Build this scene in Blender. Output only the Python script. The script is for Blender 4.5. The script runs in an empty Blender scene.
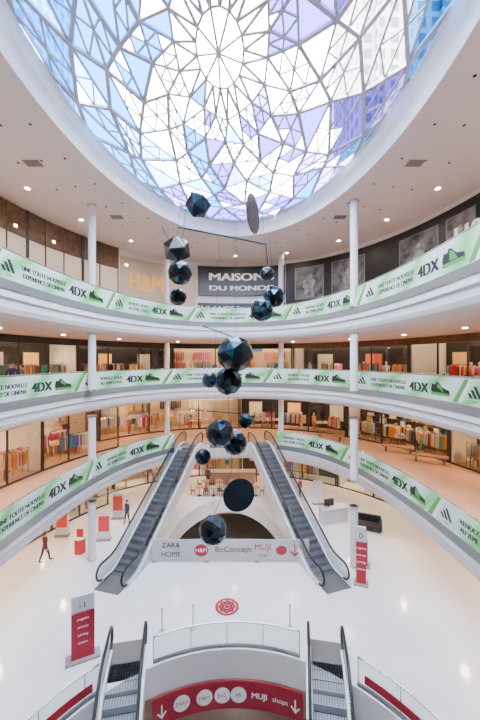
import bpy, bmesh, math, random
from math import sin, cos, pi, sqrt, atan2
from mathutils import Vector, Matrix
random.seed(7)
F = 330.0
ZC = 12.0
# ------------------------------------------------------------------ materials
MATS = {}
def newmat(name):
    m = bpy.data.materials.new(name); m.use_nodes = True
    nt = m.node_tree; nt.nodes.clear()
    out = nt.nodes.new('ShaderNodeOutputMaterial')
    MATS[name] = m
    return m, nt, out
def pmat(name, col, rough=0.5, metal=0.0, emit=None, es=0.0, noise=0.0, nscale=5.0, spec=0.5):
    m, nt, out = newmat(name)
    b = nt.nodes.new('ShaderNodeBsdfPrincipled')
    b.inputs['Roughness'].default_value = rough
    b.inputs['Metallic'].default_value = metal
    b.inputs['Specular IOR Level'].default_value = spec
    if emit:
        b.inputs['Emission Color'].default_value = (*emit, 1); b.inputs['Emission Strength'].default_value = es
    if noise > 0:
        tc = nt.nodes.new('ShaderNodeTexCoord')
        n = nt.nodes.new('ShaderNodeTexNoise'); n.inputs['Scale'].default_value = nscale
        nt.links.new(tc.outputs['Object'], n.inputs['Vector'])
        r = nt.nodes.new('ShaderNodeValToRGB')
        r.color_ramp.elements[0].position = .3; r.color_ramp.elements[1].position = .7
        r.color_ramp.elements[0].color = (*[c*(1-noise) for c in col], 1)
        r.color_ramp.elements[1].color = (*[min(1, c*(1+noise*.5)) for c in col], 1)
        nt.links.new(n.outputs['Fac'], r.inputs['Fac'])
        nt.links.new(r.outputs['Color'], b.inputs['Base Color'])
    else:
        b.inputs['Base Color'].default_value = (*col, 1)
    nt.links.new(b.outputs[0], out.inputs[0])
    return m
def glassmat(name, col, gloss=0.1, groughness=0.03):
    m, nt, out = newmat(name)
    t = nt.nodes.new('ShaderNodeBsdfTransparent'); t.inputs[0].default_value = (*col, 1)
    g = nt.nodes.new('ShaderNodeBsdfGlossy'); g.inputs['Roughness'].default_value = groughness
    mx = nt.nodes.new('ShaderNodeMixShader'); mx.inputs[0].default_value = gloss
    nt.links.new(t.outputs[0], mx.inputs[1]); nt.links.new(g.outputs[0], mx.inputs[2])
    nt.links.new(mx.outputs[0], out.inputs[0])
    return m
def attrmat(name, rough=0.5, metal=0.0, es=0.0):
    m, nt, out = newmat(name)
    b = nt.nodes.new('ShaderNodeBsdfPrincipled')
    a = nt.nodes.new('ShaderNodeAttribute'); a.attribute_name = 'Col'
    nt.links.new(a.outputs['Color'], b.inputs['Base Color'])
    b.inputs['Roughness'].default_value = rough; b.inputs['Metallic'].default_value = metal
    if es > 0:
        nt.links.new(a.outputs['Color'], b.inputs['Emission Color']); b.inputs['Emission Strength'].default_value = es
    nt.links.new(b.outputs[0], out.inputs[0])
    return m
def tilemat(name, c1, c2, mortar, w, h, rough, msize=0.006, uvm='Object', spec=.5):
    m, nt, out = newmat(name)
    b = nt.nodes.new('ShaderNodeBsdfPrincipled'); b.inputs['Roughness'].default_value = rough
    b.inputs['Specular IOR Level'].default_value = spec
    tc = nt.nodes.new('ShaderNodeTexCoord')
    br = nt.nodes.new('ShaderNodeTexBrick')
    br.inputs['Color1'].default_value = (*c1, 1); br.inputs['Color2'].default_value = (*c2, 1)
    br.inputs['Mortar'].default_value = (*mortar, 1)
    br.inputs['Scale'].default_value = 1; br.inputs['Mortar Size'].default_value = msize
    br.inputs['Brick Width'].default_value = w; br.inputs['Row Height'].default_value = h
    br.offset = 0
    nt.links.new(tc.outputs[uvm], br.inputs['Vector'])
    nt.links.new(br.outputs['Color'], b.inputs['Base Color'])
    nt.links.new(b.outputs[0], out.inputs[0])
    return m

M_white = pmat('white_plaster', (.88, .88, .87), .55, noise=.03, nscale=.6)
M_ceil = pmat('ceiling_white', (.89, .87, .855), .5)
M_fascia = pmat('fascia_white', (.92, .92, .91), .3)
M_floor = tilemat('floor_tiles', (.88, .88, .88), (.86, .865, .87), (.80, .80, .80), 1.5, 1.5, .14, spec=.5)
M_floorw = tilemat('floor_warm', (.62, .36, .22), (.58, .33, .20), (.44, .25, .16), 1.2, 1.2, .18)
M_floorb = tilemat('floor_grey', (.30, .26, .24), (.27, .24, .22), (.2, .18, .17), 1.2, 1.2, .3)
M_grey = pmat('grey_metal', (.22, .23, .24), .35, .6)
M_steel = pmat('steel', (.7, .71, .72), .25, .9)
M_shoe = pmat('balustrade_shoe', (.30, .31, .30), .2, .4)
M_dark = pmat('dark_frame', (.03, .028, .027), .4)
M_black = pmat('black_ink', (.008, .008, .009), .5)
M_rubber = pmat('black_rubber', (.012, .012, .014), .35)
M_groove = pmat('step_groove', (.03, .032, .035), .5)
M_red = pmat('sign_red', (.36, .012, .030), .45)
M_whiteink = pmat('white_ink', (.85, .85, .85), .5, emit=(1, 1, 1), es=.15)
M_beige = pmat('beige_panel', (.62, .50, .37), .5, noise=.1, nscale=.5)
M_brown = pmat('brown_wood', (.13, .07, .04), .5, noise=.4, nscale=3)
M_cream = pmat('cream_panel', (.78, .68, .52), .45)
M_gold = pmat('gold_letters', (.85, .48, .12), .35, .3, emit=(1, .5, .12), es=.3)
M_greyt = pmat('charcoal_panel', (.014, .013, .014), .3)
M_figure = pmat('poster_figure', (.30, .28, .27), .5, noise=.7, nscale=2.5)
M_lamp = pmat('downlight', (1, 1, 1), .5, emit=(1, .93, .8), es=25)
M_lampw = pmat('shop_light', (1, .9, .7), .5, emit=(1, .76, .48), es=16)
M_glass = glassmat('clear_glass', (.93, .96, .95), .10)
M_eglass = glassmat('escalator_glass', (.58, .64, .66), .18)
M_shopglass = glassmat('shop_glass', (.9, .89, .86), .05)
M_sky0 = glassmat('skylight_clear', (.97, .985, 1.0), .02)
M_sky1 = glassmat('skylight_blue', (.008, .095, .30), .02)
M_sky2 = glassmat('skylight_violet', (.060, .045, .24), .02)
M_sky3 = glassmat('skylight_pale', (.11, .27, .55), .02)
M_sky4 = glassmat('skylight_lilac', (.20, .15, .45), .02)
M_strut = pmat('skylight_strut', (.58, .60, .66), .5)
M_goods = attrmat('shop_goods', .7)
M_poly = attrmat('faceted_lacquer', .18, .55)
M_people = attrmat('clothes_and_skin', .7)
M_step = pmat('step_metal', (.16, .17, .185), .4, .3)
M_step2 = pmat('step_metal_light', (.34, .37, .40), .4, .3)
M_clad = pmat('escalator_cladding', (.88, .88, .88), .3, .05)
M_shoeGreen = pmat('print_green', (.08, .36, .06), .5)
M_poster = pmat('poster_print', (.13, .125, .125), .4, noise=.9, nscale=1.6)

def bannermat():
    m, nt, out = newmat('banner_film')
    b = nt.nodes.new('ShaderNodeBsdfPrincipled'); b.inputs['Roughness'].default_value = .35
    uv = nt.nodes.new('ShaderNodeUVMap')
    mp = nt.nodes.new('ShaderNodeMapping'); mp.inputs['Rotation'].default_value = (0, 0, .5); mp.inputs['Scale'].default_value = (.35, .8, 1)
    w = nt.nodes.new('ShaderNodeTexWave'); w.inputs['Scale'].default_value = .35; w.inputs['Distortion'].default_value = 4; w.inputs['Detail'].default_value = 1
    r = nt.nodes.new('ShaderNodeValToRGB')
    e = r.color_ramp.elements
    e[0].position = 0; e[0].color = (.22, .62, .22, 1)
    e[1].position = .5; e[1].color = (.60, .83, .60, 1)
    k = e.new(.2); k.color = (.44, .77, .44, 1)
    k = e.new(.85); k.color = (.74, .88, .75, 1)
    nt.links.new(uv.outputs[0], mp.inputs[0]); nt.links.new(mp.outputs[0], w.inputs[0])
    nt.links.new(w.outputs['Fac'], r.inputs[0]); nt.links.new(r.outputs[0], b.inputs['Base Color'])
    nt.links.new(b.outputs[0], out.inputs[0])
    return m
M_banner = bannermat()

# ------------------------------------------------------------------ helpers
COL = bpy.context.scene.collection
def grp(name, loc=(0, 0, 0)):
    e = bpy.data.objects.new(name, None); e.location = loc; e.empty_display_size = .3
    COL.objects.link(e); return e
def addobj(name, data, parent=None):
    o = bpy.data.objects.new(name, data); COL.objects.link(o)
    if parent: 
        o.parent = parent
        o.matrix_parent_inverse = Matrix.Translation(-Vector(parent.location))
    return o
def mesh(name, v, f, mat, parent=None, smooth=False, uv=None):
    me = bpy.data.meshes.new(name); me.from_pydata([tuple(p) for p in v], [], f)
    if mat: me.materials.append(mat)
    if uv:
        l = me.uv_layers.new(name='UVMap')
        for lp in me.loops: l.data[lp.index].uv = uv[lp.vertex_index]
    if smooth:
        for p in me.polygons: p.use_smooth = True
    me.update()
    return addobj(name, me, parent)
class BoxSet:
    def __init__(s): s.v = []; s.f = []; s.c = []
    def box(s, c, size, rz=0, col=(1, 1, 1), taper=1.0):
        n = len(s.v); cx, cy, cz = c; a, b, h = [q/2 for q in size]
        cr, sr = cos(rz), sin(rz)
        for k in (-1, 1):
            t = taper if k > 0 else 1
            for (i, j) in ((-1, -1), (1, -1), (1, 1), (-1, 1)):
                x, y = i*a*t, j*b*t
                s.v.append((cx+x*cr-y*sr, cy+x*sr+y*cr, cz+k*h))
        for q in ((0, 3, 2, 1), (4, 5, 6, 7), (0, 1, 5, 4), (1, 2, 6, 5), (2, 3, 7, 6), (3, 0, 4, 7)):
            s.f.append(tuple(n+w for w in q)); s.c.append(col)
    def cyl(s, c, r, h, col=(1, 1, 1), n=16, r2=None):
        r2 = r if r2 is None else r2
        b = len(s.v)
        for k, rr in ((0, r), (1, r2)):
            for i in range(n):
                a = 2*pi*i/n; s.v.append((c[0]+rr*cos(a), c[1]+rr*sin(a), c[2]+k*h))
        for i in range(n):
            j = (i+1) % n; s.f.append((b+i, b+j, b+n+j, b+n+i)); s.c.append(col)
        s.f.append(tuple(b+i for i in reversed(range(n)))); s.c.append(col)
        s.f.append(tuple(b+n+i for i in range(n))); s.c.append(col)
    def make(s, name, mat, parent=None):
        me = bpy.data.meshes.new(name); me.from_pydata(s.v, [], s.f); me.materials.append(mat)
        at = me.color_attributes.new('Col', 'FLOAT_COLOR', 'CORNER')
        for p in me.polygons:
            for li in p.loop_indices: at.data[li].color = (*s.c[p.index], 1)
        return addobj(name, me, parent)
def tube(name, pts, r, mat, parent=None, cyc=False):
    cu = bpy.data.curves.new(name, 'CURVE'); cu.dimensions = '3D'; cu.bevel_depth = r; cu.bevel_resolution = 2
    sp = cu.splines.new('POLY'); sp.points.add(len(pts)-1)
    for i, p in enumerate(pts): sp.points[i].co = (*p, 1)
    sp.use_cyclic_u = cyc
    cu.materials.append(mat); return addobj(name, cu, parent)
class Path:
    def __init__(s, cx, cy, a, b, n=2.0, N=1600):
        s.p = []
        for i in range(N):
            t = 2*pi*i/N
            S, C = sin(t), cos(t)
            x = cx - a*math.copysign(abs(S)**(2/n), S); y = cy - b*math.copysign(abs(C)**(2/n), C)
            s.p.append((x, y))
        s.cum = [0]
        for i in range(N):
            q, w = s.p[i], s.p[(i+1) % N]; s.cum.append(s.cum[-1]+math.hypot(w[0]-q[0], w[1]-q[1]))
        s.L = s.cum[-1]; s.N = N
    def raw(s, d):
        d %= s.L
        lo, hi = 0, s.N
        while hi-lo > 1:
            m = (lo+hi)//2
            if s.cum[m] <= d: lo = m
            else: hi = m
        t = (d-s.cum[lo])/max(1e-9, s.cum[lo+1]-s.cum[lo])
        q, w = s.p[lo], s.p[(lo+1) % s.N]
        return q[0]+(w[0]-q[0])*t, q[1]+(w[1]-q[1])*t
    def at(s, d, off=0):
        x, y = s.raw(d); a = s.raw(d-.15); b = s.raw(d+.15)
        dx, dy = b[0]-a[0], b[1]-a[1]; l = math.hypot(dx, dy) or 1
        nx, ny = -dy/l, dx/l
        return x+nx*off, y+ny*off, nx, ny
    def s_u(s, u, off=0):
        best = None
        k = (u-240)/F
        for i in range(0, 1600):
            d = s.L*i/1600; x, y, _, _ = s.at(d, off)
            if y > 3:
                e = abs(x/y-k)
                if best is None or e < best[0]: best = (e, d)
        return best[1]
def sweep(name, path, s0, s1, prof, mat, parent=None, closed=True, step=.4, smooth=False):
    n = max(1, int(math.ceil(abs(s1-s0)/step))); v = []; f = []; uv = []
    m = len(prof)
    for i in range(n+1):
        d = s0+(s1-s0)*i/n; x, y, nx, ny = path.at(d)
        for (o, z) in prof: v.append((x+nx*o, y+ny*o, z)); uv.append((d, z))
    for i in range(n):
        for j in range(m if closed else m-1):
            k = (j+1) % m; f.append((i*m+j, i*m+k, (i+1)*m+k, (i+1)*m+j))
    if closed:
        f.append(tuple(range(m-1, -1, -1))); f.append(tuple(n*m+q for q in range(m)))
    return mesh(name, v, f, mat, parent, smooth, uv)
def rect(o0, o1, z0, z1): return [(o0, z0), (o1, z0), (o1, z1), (o0, z1)]
def circ(o, z, r, n=8): return [(o+r*cos(2*pi*i/n), z+r*sin(2*pi*i/n)) for i in range(n)]
def loft(name, P1, o1, P2, o2, z, mat, parent=None, N=200):
    v = []; f = []
    for i in range(N):
        a = P1.at(P1.L*i/N, o1); b = P2.at(P2.L*i/N, o2); v += [(a[0], a[1], z), (b[0], b[1], z)]
    for i in range(N):
        j = (i+1) % N; f.append((2*i, 2*j, 2*j+1, 2*i+1))
    return mesh(name, v, f, mat, parent)
def textmesh(txt, size):
    cu = bpy.data.curves.new('t', 'FONT'); cu.body = txt; cu.size = size; cu.align_x = 'CENTER'
    o = bpy.data.objects.new('t', cu); COL.objects.link(o)
    dg = bpy.context.evaluated_depsgraph_get(); dg.update()
    me = o.evaluated_get(dg).to_mesh()
    v = [tuple(q.co) for q in me.vertices]; f = [tuple(p.vertices) for p in me.polygons]
    o.evaluated_get(dg).to_mesh_clear()
    bpy.data.objects.remove(o)
    return v, f
TC = {}
class Decal:
    def __init__(s): s.v = []; s.f = []
    def add(s, v, f):
        n = len(s.v); s.v += v; s.f += [tuple(q+n for q in p) for p in f]
def text_on(dec, path, off, sc, z0, txt, h, stretch=1.0, bold=0.0):
    key = txt
    if key not in TC: TC[key] = textmesh(txt, 1.0)
    v, f = TC[key]
    k = h/.72
    vv = []
    for p in v:
        x, y, _, _ = path.at(sc+p[0]*k*stretch, off); vv.append((x, y, z0+p[1]*k))
    dec.add(vv, f)
    if bold:
        text_on(dec, path, off-.002, sc+bold, z0, txt, h, stretch)
        text_on(dec, path, off-.001, sc-bold, z0, txt, h, stretch)
def poly_on(dec, path, off, sc, z0, pts, k=1.0):
    vv = []
    for p in pts:
        x, y, _, _ = path.at(sc+p[0]*k, off); vv.append((x, y, z0+p[1]*k))
    dec.add(vv, [tuple(range(len(pts)))])
def flat_text(name, txt, loc, h, mat, rz=0, parent=None, ext=.004):
    cu = bpy.data.curves.new(name, 'FONT'); cu.body = txt; cu.size = h/.72; cu.align_x = 'CENTER'; cu.extrude = ext; cu.materials.append(mat)
    o = addobj(name, cu, parent); o.location = loc; o.rotation_euler = (pi/2, 0, rz)
    return o

# ------------------------------------------------------------------ levels
zG, zC, zB, zA, zT = 0.0, 4.96, 10.12, 15.03, 21.3
PA = Path(-.75, 12, 8.1, 14.9, 2.2)
PB = Path(-.5, 12, 9.8, 15.2, 2.3)
PC = Path(-.3, 12, 9.0, 15.8, 2.6)
P0 = Path(-.4, 12, 9.5, 15.5, 2.4)
PS = Path(-.3, 11.9, 7.0, 12.9, 2.0)
OUT = 9.0

SNK = [(-.5, 0), (.55, 0), (.6, .1), (.55, .22), (.2, .3), (-.05, .5), (-.2, .55), (-.3, .42), (-.48, .45), (-.55, .2)]
def balcony(path, zf, gaps):
    g = grp('balcony')
    prof = [(0.02, zf-.02), (0.0, zf-.05), (0.0, zf-.62), (.04, zf-.66), (.12, zf-.68), (.14, zf-1.0), (.24, zf-1.2), (.5, zf-1.36), (.95, zf-1.42), (1.3, zf-1.43)]
    sweep('fascia', path, 0, path.L, prof, M_fascia, g, closed=False, step=.35, smooth=False)
    loft('slab_top', path, 0.0, P0, OUT+.1, zf-.02, M_floorw, g)
    loft('soffit', path, 1.3, P0, OUT+.1, zf-1.43, M_ceil, g)
    n = 220; segs = []; cur = None
    for i in range(n+1):
        d = path.L*i/n; x, y, _, _ = path.at(d)
        bad = any(math.hypot(x-gx, y-gy) < gr for gx, gy, gr in gaps)
        if bad:
            if cur is not None: segs.append((cur, d-path.L/n)); cur = None
        elif cur is None: cur = d
    if cur is not None: segs.append((cur, path.L))
    for a, b in segs:
        sweep('shoe', path, a, b, rect(-.05, .0, zf-.34, zf+.02), M_shoe, g)
        sweep('glass_panel', path, a, b, rect(0.0, .02, zf+.02, zf+1.15), M_glass, g)
        sweep('banner', path, a, b, rect(-.02, -.01, zf+.03, zf+1.13), M_banner, g)
        sweep('handrail', path, a, b, circ(0.01, zf+1.18, .03), M_steel, g, smooth=True)
    dec = Decal(); gr = Decal(); wt = Decal()
    def ok(s, w):
        for q in (-w, 0, w):
            x, y, _, _ = path.at(s+q)
            if any(math.hypot(x-gx, y-gy) < gr_+.1 for gx, gy, gr_ in gaps): return False
        return True
    s = path.L*.16; i = 0
    o = -.026
    while s < path.L*.86:
        if i % 2 == 0: t1, t2, w = "RENDEZ-VOUS", "AU 2EME ETAGE", 2.0
        else: t1, t2, w = "UNE TOUTE NOUVELLE", "EXPERIENCE DE CINEMA", 2.9
        if ok(s, .5):
            for q in range(3):
                x0 = -.35+q*.24; hh = .2+q*.14
                poly_on(dec, path, o, s, zf+.34, [(x0, 0), (x0+.17, 0), (x0+.17-.05-hh*.5, hh), (x0-.05-hh*.5, hh)][:4])
            text_on(dec, path, o, s-.05, zf+.17, "sport", .12)
        if ok(s+.9+w/2, w/2):
            text_on(dec, path, o, s+.7+w/2, zf+.60, t1, .20, 1.0, .016)
            text_on(dec, path, o, s+.7+w/2, zf+.29, t2, .20, .92, .016)
        s2 = s+1.0+w
        if ok(s2+.6, .8):
            text_on(dec, path, o, s2+.7, zf+.30, "4DX", .48, 1.05, .045)
        s3 = s2+2.2
        if ok(s3, .7):
            poly_on(dec, path, o, s3, zf+.28, SNK, 1.1)
            poly_on(gr, path, o-.004, s3, zf+.26, [(-.55, 0), (.6, 0), (.62, .1), (-.52, .12)], 1.1)
            poly_on(gr, path, o-.005, s3, zf+.30, [(-.15, .12), (.25, .1), (.05, .38), (-.15, .45)], 1.1)
        if ok(s3+1.3, .5):
            poly_on(gr, path, o, s3+1.3, zf+.06, [(-.5, 0), (-.15, 0), (.5, 1.03), (.25, 1.03)])
            poly_on(wt, path, o, s3+1.5, zf+.06, [(-.4, 0), (-.1, 0), (.5, 1.03), (.3, 1.03)])
        s = s3+2.2; i += 1
    mesh('banner_print_black', dec.v, dec.f, M_black, g)
    mesh('banner_print_green', gr.v, gr.f, M_shoeGreen, g)
    mesh('banner_print_white', wt.v, wt.f, M_whiteink, g)
    return g
escU = [((-6.75, 17.7), (-4.0, 27.7)), ((4.95, 17.8), (1.55, 27.9))]
balcony(PA, zA, [])
balcony(PB, zB, [])
balcony(PC, zC, [(-4.0, 27.4, 1.25), (1.55, 27.7, 1.25)])

# ------------------------------------------------------------------ ceiling + skylight
g = grp('ceiling')
loft('ceiling_panel', PS, 0, P0, OUT+.1, zT, M_ceil, g)
sweep('skylight_curb', PS, 0, PS.L, [(.35, zT+.01), (.02, zT), (0, zT+.05), (-.05, zT+.3), (-.2, zT+.6), (-.5, zT+.95), (.3, zT+1.1), (.35, zT+.3)], M_fascia, g, closed=False, smooth=True)
bs = BoxSet()
for (s_, o_) in [(i/30., oo) for i in range(30) for oo in (1.0, 2.2, 3.4)]:
    x, y, _, _ = PS.at(PS.L*s_, o_)
    if y > 4: bs.cyl((x, y, zT-.02), .06, .03, (.05, .05, .05), 10)
for (u, v) in [(33, 163), (117, 217), (415, 163), (340, 217)]:
    Y = F*(zT-ZC)/(360-v); X = (u-240)/F*Y
    bs.box((X, Y, zT-.015), (.75, .5, .03), 0, (.22, .2, .19))
bs.make('ceiling_fixtures', M_goods, g)

g = grp('skylight')
rad = [0, .13, .26, .40, .54, .675, .80, .91, 1.0]
NS = 18; K = len(rad)
nodes = {}
def npos(k, i):
    if k == 0: i = 0
    i = i % NS if k else 0
    if (k, i) in nodes: return nodes[(k, i)]
    r = rad[k]; th = 2*pi*(i+.5*k)/NS+.1
    if 1 < k < K-1:
        # alternate nodes pull in and out: rosette of larger and smaller triangles
        r *= 1+.045*cos(3*th*2+k*1.7); th += .05*sin(3*th+k*2.1)
    x = -.3+6.75*r*cos(th)-.5*(1-r); y = 11.9+12.5*r*sin(th)+.3*(1-r)
    z = zT+.98+1.1*(1-r*r)
    nodes[(k, i)] = Vector((x, y, z)); return nodes[(k, i)]
tris = []; edges = {}
def E(a, b, w):
    key = tuple(sorted((a, b))); edges[key] = max(w, edges.get(key, 0))
for i in range(NS):
    tris.append(((0, 0), (1, i), (1, (i+1) % NS), 0, i)); E((1, i), (1, (i+1) % NS), .04)
    if i % 2 == 0: E((0, 0), (1, i), .04)
for k in range(1, K-1):
    for i in range(NS):
        j = (i+1) % NS; h = (i-1) % NS
        A, B = (k, i), (k, j); C = (k+1, i); D = (k+1, h)
        tris.append((A, B, C, k, 2*i)); tris.append((D, A, C, k, 2*i+1))
        w = .07 if k > 2 else .05
        E(A, C, w); E(A, D, w); E(C, D, .042)
for i in range(NS): E((K-1, i), (K-1, (i+1) % NS), .09)
gv = {q: ([], []) for q in range(5)}
extra = []
def zone(c):
    rx, ry = (c.x+.5)/7.1, (c.y-11.9)/12.5; r = sqrt(rx*rx+ry*ry); th = atan2(ry, rx)
    f1 = sin(5*th+7*r+.6)
    if r < .24: return 0
    if rx < -.55 and r > .66: return 1 if random.random() < .75 else 3
    if r > .84: return random.choice([1, 2, 2, 4, 3, 1])
    if f1 > .3:
        if random.random() < .15: return 0
        return (1 if rx < -.15 else 2)
    if f1 > -.05: return random.choice([3, 0, 1]) if rx < -.15 else random.choice([4, 0, 2])
    return 0 if random.random() < .9 else 3
def put(ps, zn):
    V_, F_ = gv[zn]; n = len(V_); V_ += [tuple(p) for p in ps]; F_.append((n, n+1, n+2))
for n_, t in enumerate(tris):
    ps = [npos(*q) for q in t[:3]]
    zn = zone((ps[0]+ps[1]+ps[2])/3)
    if t[3] >= 2 and ((t[3]+t[4]) % 3 != 0):
        m = [(ps[0]+ps[1])/2, (ps[1]+ps[2])/2, (ps[2]+ps[0])/2]
        for q in range(3): extra.append((m[q], m[(q+1) % 3]))
        put([ps[0], m[0], m[2]], zn); put([ps[1], m[1], m[0]], zn if random.random() < .7 else 0); put([ps[2], m[2], m[1]], zn if random.random() < .7 else 0); put(m, zn)
    else: put(ps, zn)
for k_, m_ in enumerate((M_sky0, M_sky1, M_sky2, M_sky3, M_sky4)):
    mesh('glazing', gv[k_][0], gv[k_][1], m_, g)
sv = []; sf = []
def strut(a, b, w):
    d = (b-a); L = d.length
    if L < .05: return
    d.normalize(); up = Vector((0, 0, 1)); s_ = d.cross(up).normalized()*w; t_ = Vector((0, 0, 1))*w*1.3
    n = len(sv)
    for p in (a, b):
        for q in (s_+t_*.2, -s_+t_*.2, -s_-t_, s_-t_): sv.append(p+q)
    for q in ((0, 1, 5, 4), (1, 2, 6, 5), (2, 3, 7, 6), (3, 0, 4, 7)): sf.append(tuple(n+w_ for w_ in q))
for (a, b), w in edges.items(): strut(npos(*a), npos(*b), w)
for a, b in extra: strut(a.copy(), b.copy(), .032)
mesh('steel_lattice', sv, sf, M_strut, g)

def towermat(name, c, win):
    m, nt, out = newmat(name)
    b = nt.nodes.new('ShaderNodeBsdfPrincipled'); b.inputs['Roughness'].default_value = .6
    tc = nt.nodes.new('ShaderNodeTexCoord'); br = nt.nodes.new('ShaderNodeTexBrick'); br.offset = 0
    sp = nt.nodes.new('ShaderNodeSeparateXYZ'); cm = nt.nodes.new('ShaderNodeCombineXYZ'); ad = nt.nodes.new('ShaderNodeMath'); ad.operation = 'ADD'
    nt.links.new(tc.outputs['Object'], sp.inputs[0]); nt.links.new(sp.outputs[0], ad.inputs[0]); nt.links.new(sp.outputs[1], ad.inputs[1])
    nt.links.new(ad.outputs[0], cm.inputs[0]); nt.links.new(sp.outputs[2], cm.inputs[1])
    br.inputs['Color1'].default_value = (*win, 1); br.inputs['Color2'].default_value = (*[q*.85 for q in win], 1); br.inputs['Mortar'].default_value = (*c, 1)
    br.inputs['Scale'].default_value = 1; br.inputs['Mortar Size'].default_value = .5; br.inputs['Brick Width'].default_value = 2.4; br.inputs['Row Height'].default_value = 2.8
    nt.links.new(cm.outputs[0], br.inputs['Vector']); nt.links.new(br.outputs[0], b.inputs['Base Color']); nt.links.new(b.outputs[0], out.inputs[0])
    return m
M_t1 = towermat('tower_facade', (.22, .195, .18), (.045, .05, .065))
M_t2 = towermat('tower_facade_blue', (.55, .62, .72), (.22, .30, .42))
for (c, s, m_) in [((44, 66, 50), (46, 16, 100), M_t1), ((-52, 62, 50), (34, 16, 100), M_t2)]:
    b = BoxSet(); b.box((c[0], c[1], c[2]), s)
    for q in range(3):
        b.box((c[0]-s[0]*.3+q*s[0]*.3, c[1], c[2]+s[2]/2+2), (4, 6, 4))
    for q in range(8): b.box((c[0]-s[0]/2+s[0]*(q+.5)/8, c[1]-s[1]/2-.4, c[2]), (.5, .8, s[2]))
    b.make('tower_building', m_)

# ------------------------------------------------------------------ outer walls
sweep('wall_perimeter', P0, 0, P0.L, rect(OUT, OUT+.2, -5, zT+.3), M_beige, None, step=.8)
g = grp('wall_gallery')
WO = 4.2
sweep('gallery_wall', P0, 0, P0.L, rect(WO, WO+.15, zA, zT), M_white, g, step=.6)
sl0, sl1 = P0.s_u(-40, WO), P0.s_u(118, WO)
sweep('upper_window_band', P0, sl0, sl1, rect(WO-.06, WO, zA+4.5, zT-.05), M_brown, g)
sweep('lit_panels', P0, sl0, sl1, rect(WO-.05, WO, zA, zA+4.4), M_cream, g)
s_ = sl0; q = 0
while s_ < sl1:
    sweep('mullion', P0, s_, s_+(.16 if q % 3 == 0 else .05), rect(WO-.1, WO-.05, zA, zT-.05), M_dark if q % 3 == 0 else M_brown, g)
    if q % 2 == 0: sweep('window_light', P0, s_+.45, s_+.62, rect(WO-.09, WO-.06, zA+4.9, zA+5.05), M_lampw, g)
    s_ += 1.15; q += 1
sweep('beige_front', P0, P0.s_u(120, WO), P0.s_u(196, WO), rect(WO-.06, WO, zA, zT-.6), M_beige, g)
d_ = Decal(); text_on(d_, P0, WO-.12, P0.s_u(146, WO), zA+3.0, "H&M", 1.5, .48, .04)
mesh('gold_sign_letters', d_.v, d_.f, M_gold, g)
a, b = P0.s_u(198, WO), P0.s_u(285, WO)
sweep('dark_sign_panel', P0, a, b, rect(WO-.2, WO, zA+3.1, zT-.4), M_greyt, g)
d_ = Decal(); mid = (a+b)/2
text_on(d_, P0, WO-.23, mid, zA+4.55, "MAISONS", .70, 1.1, .04); text_on(d_, P0, WO-.23, mid, zA+3.6, "DU MONDE", .46, 1.3, .03)
text_on(d_, P0, WO-.23, P0.s_u(222, WO), zA+1.7, "HIGHLANDS Store", .42, 1)
mesh('sign_letters_white', d_.v, d_.f, M_whiteink, g)
sweep('dark_front', P0, a, b, rect(WO-.1, WO, zA, zA+2.4), M_greyt, g)
a, b = P0.s_u(286, WO), P0.s_u(540, WO)
sweep('dark_header', P0, a, b, rect(WO-.08, WO, zA+1.6, zT-.3), M_greyt, g)
sweep('display_glass_base', P0, a, b, rect(WO-.06, WO, zA, zA+1.6), M_beige, g)
s_ = a+.6; i = 0
while s_ < b-2:
    w = [1.6, 2.0, 1.2, 2.4][i % 4]
    if i % 4 != 2:
        sweep('poster_frame', P0, s_-.06, s_+w+.06, rect(WO-.11, WO-.08, zA+2.54, zT-.84), M_grey, g)
        sweep('poster', P0, s_, s_+w, rect(WO-.13, WO-.08, zA+2.6, zT-.9), M_poster, g)
        dd = Decal(); c = s_+w/2
        poly_on(dd, P0, WO-.14, c, zA+2.65, [(-.3, 0), (.3, 0), (.22, .9), (.4, 1.2), (.34, 1.5), (.12, 1.7), (-.12, 1.7), (-.38, 1.5), (-.34, .9), (-.25, .8)])
        poly_on(dd, P0, WO-.14, c+.03, zA+4.32, [(.16*cos(q*pi/6), .22+.23*sin(q*pi/6)) for q in range(12)])
        mesh('poster_figure', dd.v, dd.f, M_figure, g)
    s_ += w+.6; i += 1
d_ = Decal(); text_on(d_, P0, WO-.16, P0.s_u(480, WO), zA+3.6, "H&M", 1.1, .85, .05); mesh('white_letters', d_.v, d_.f, M_whiteink, g)

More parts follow.
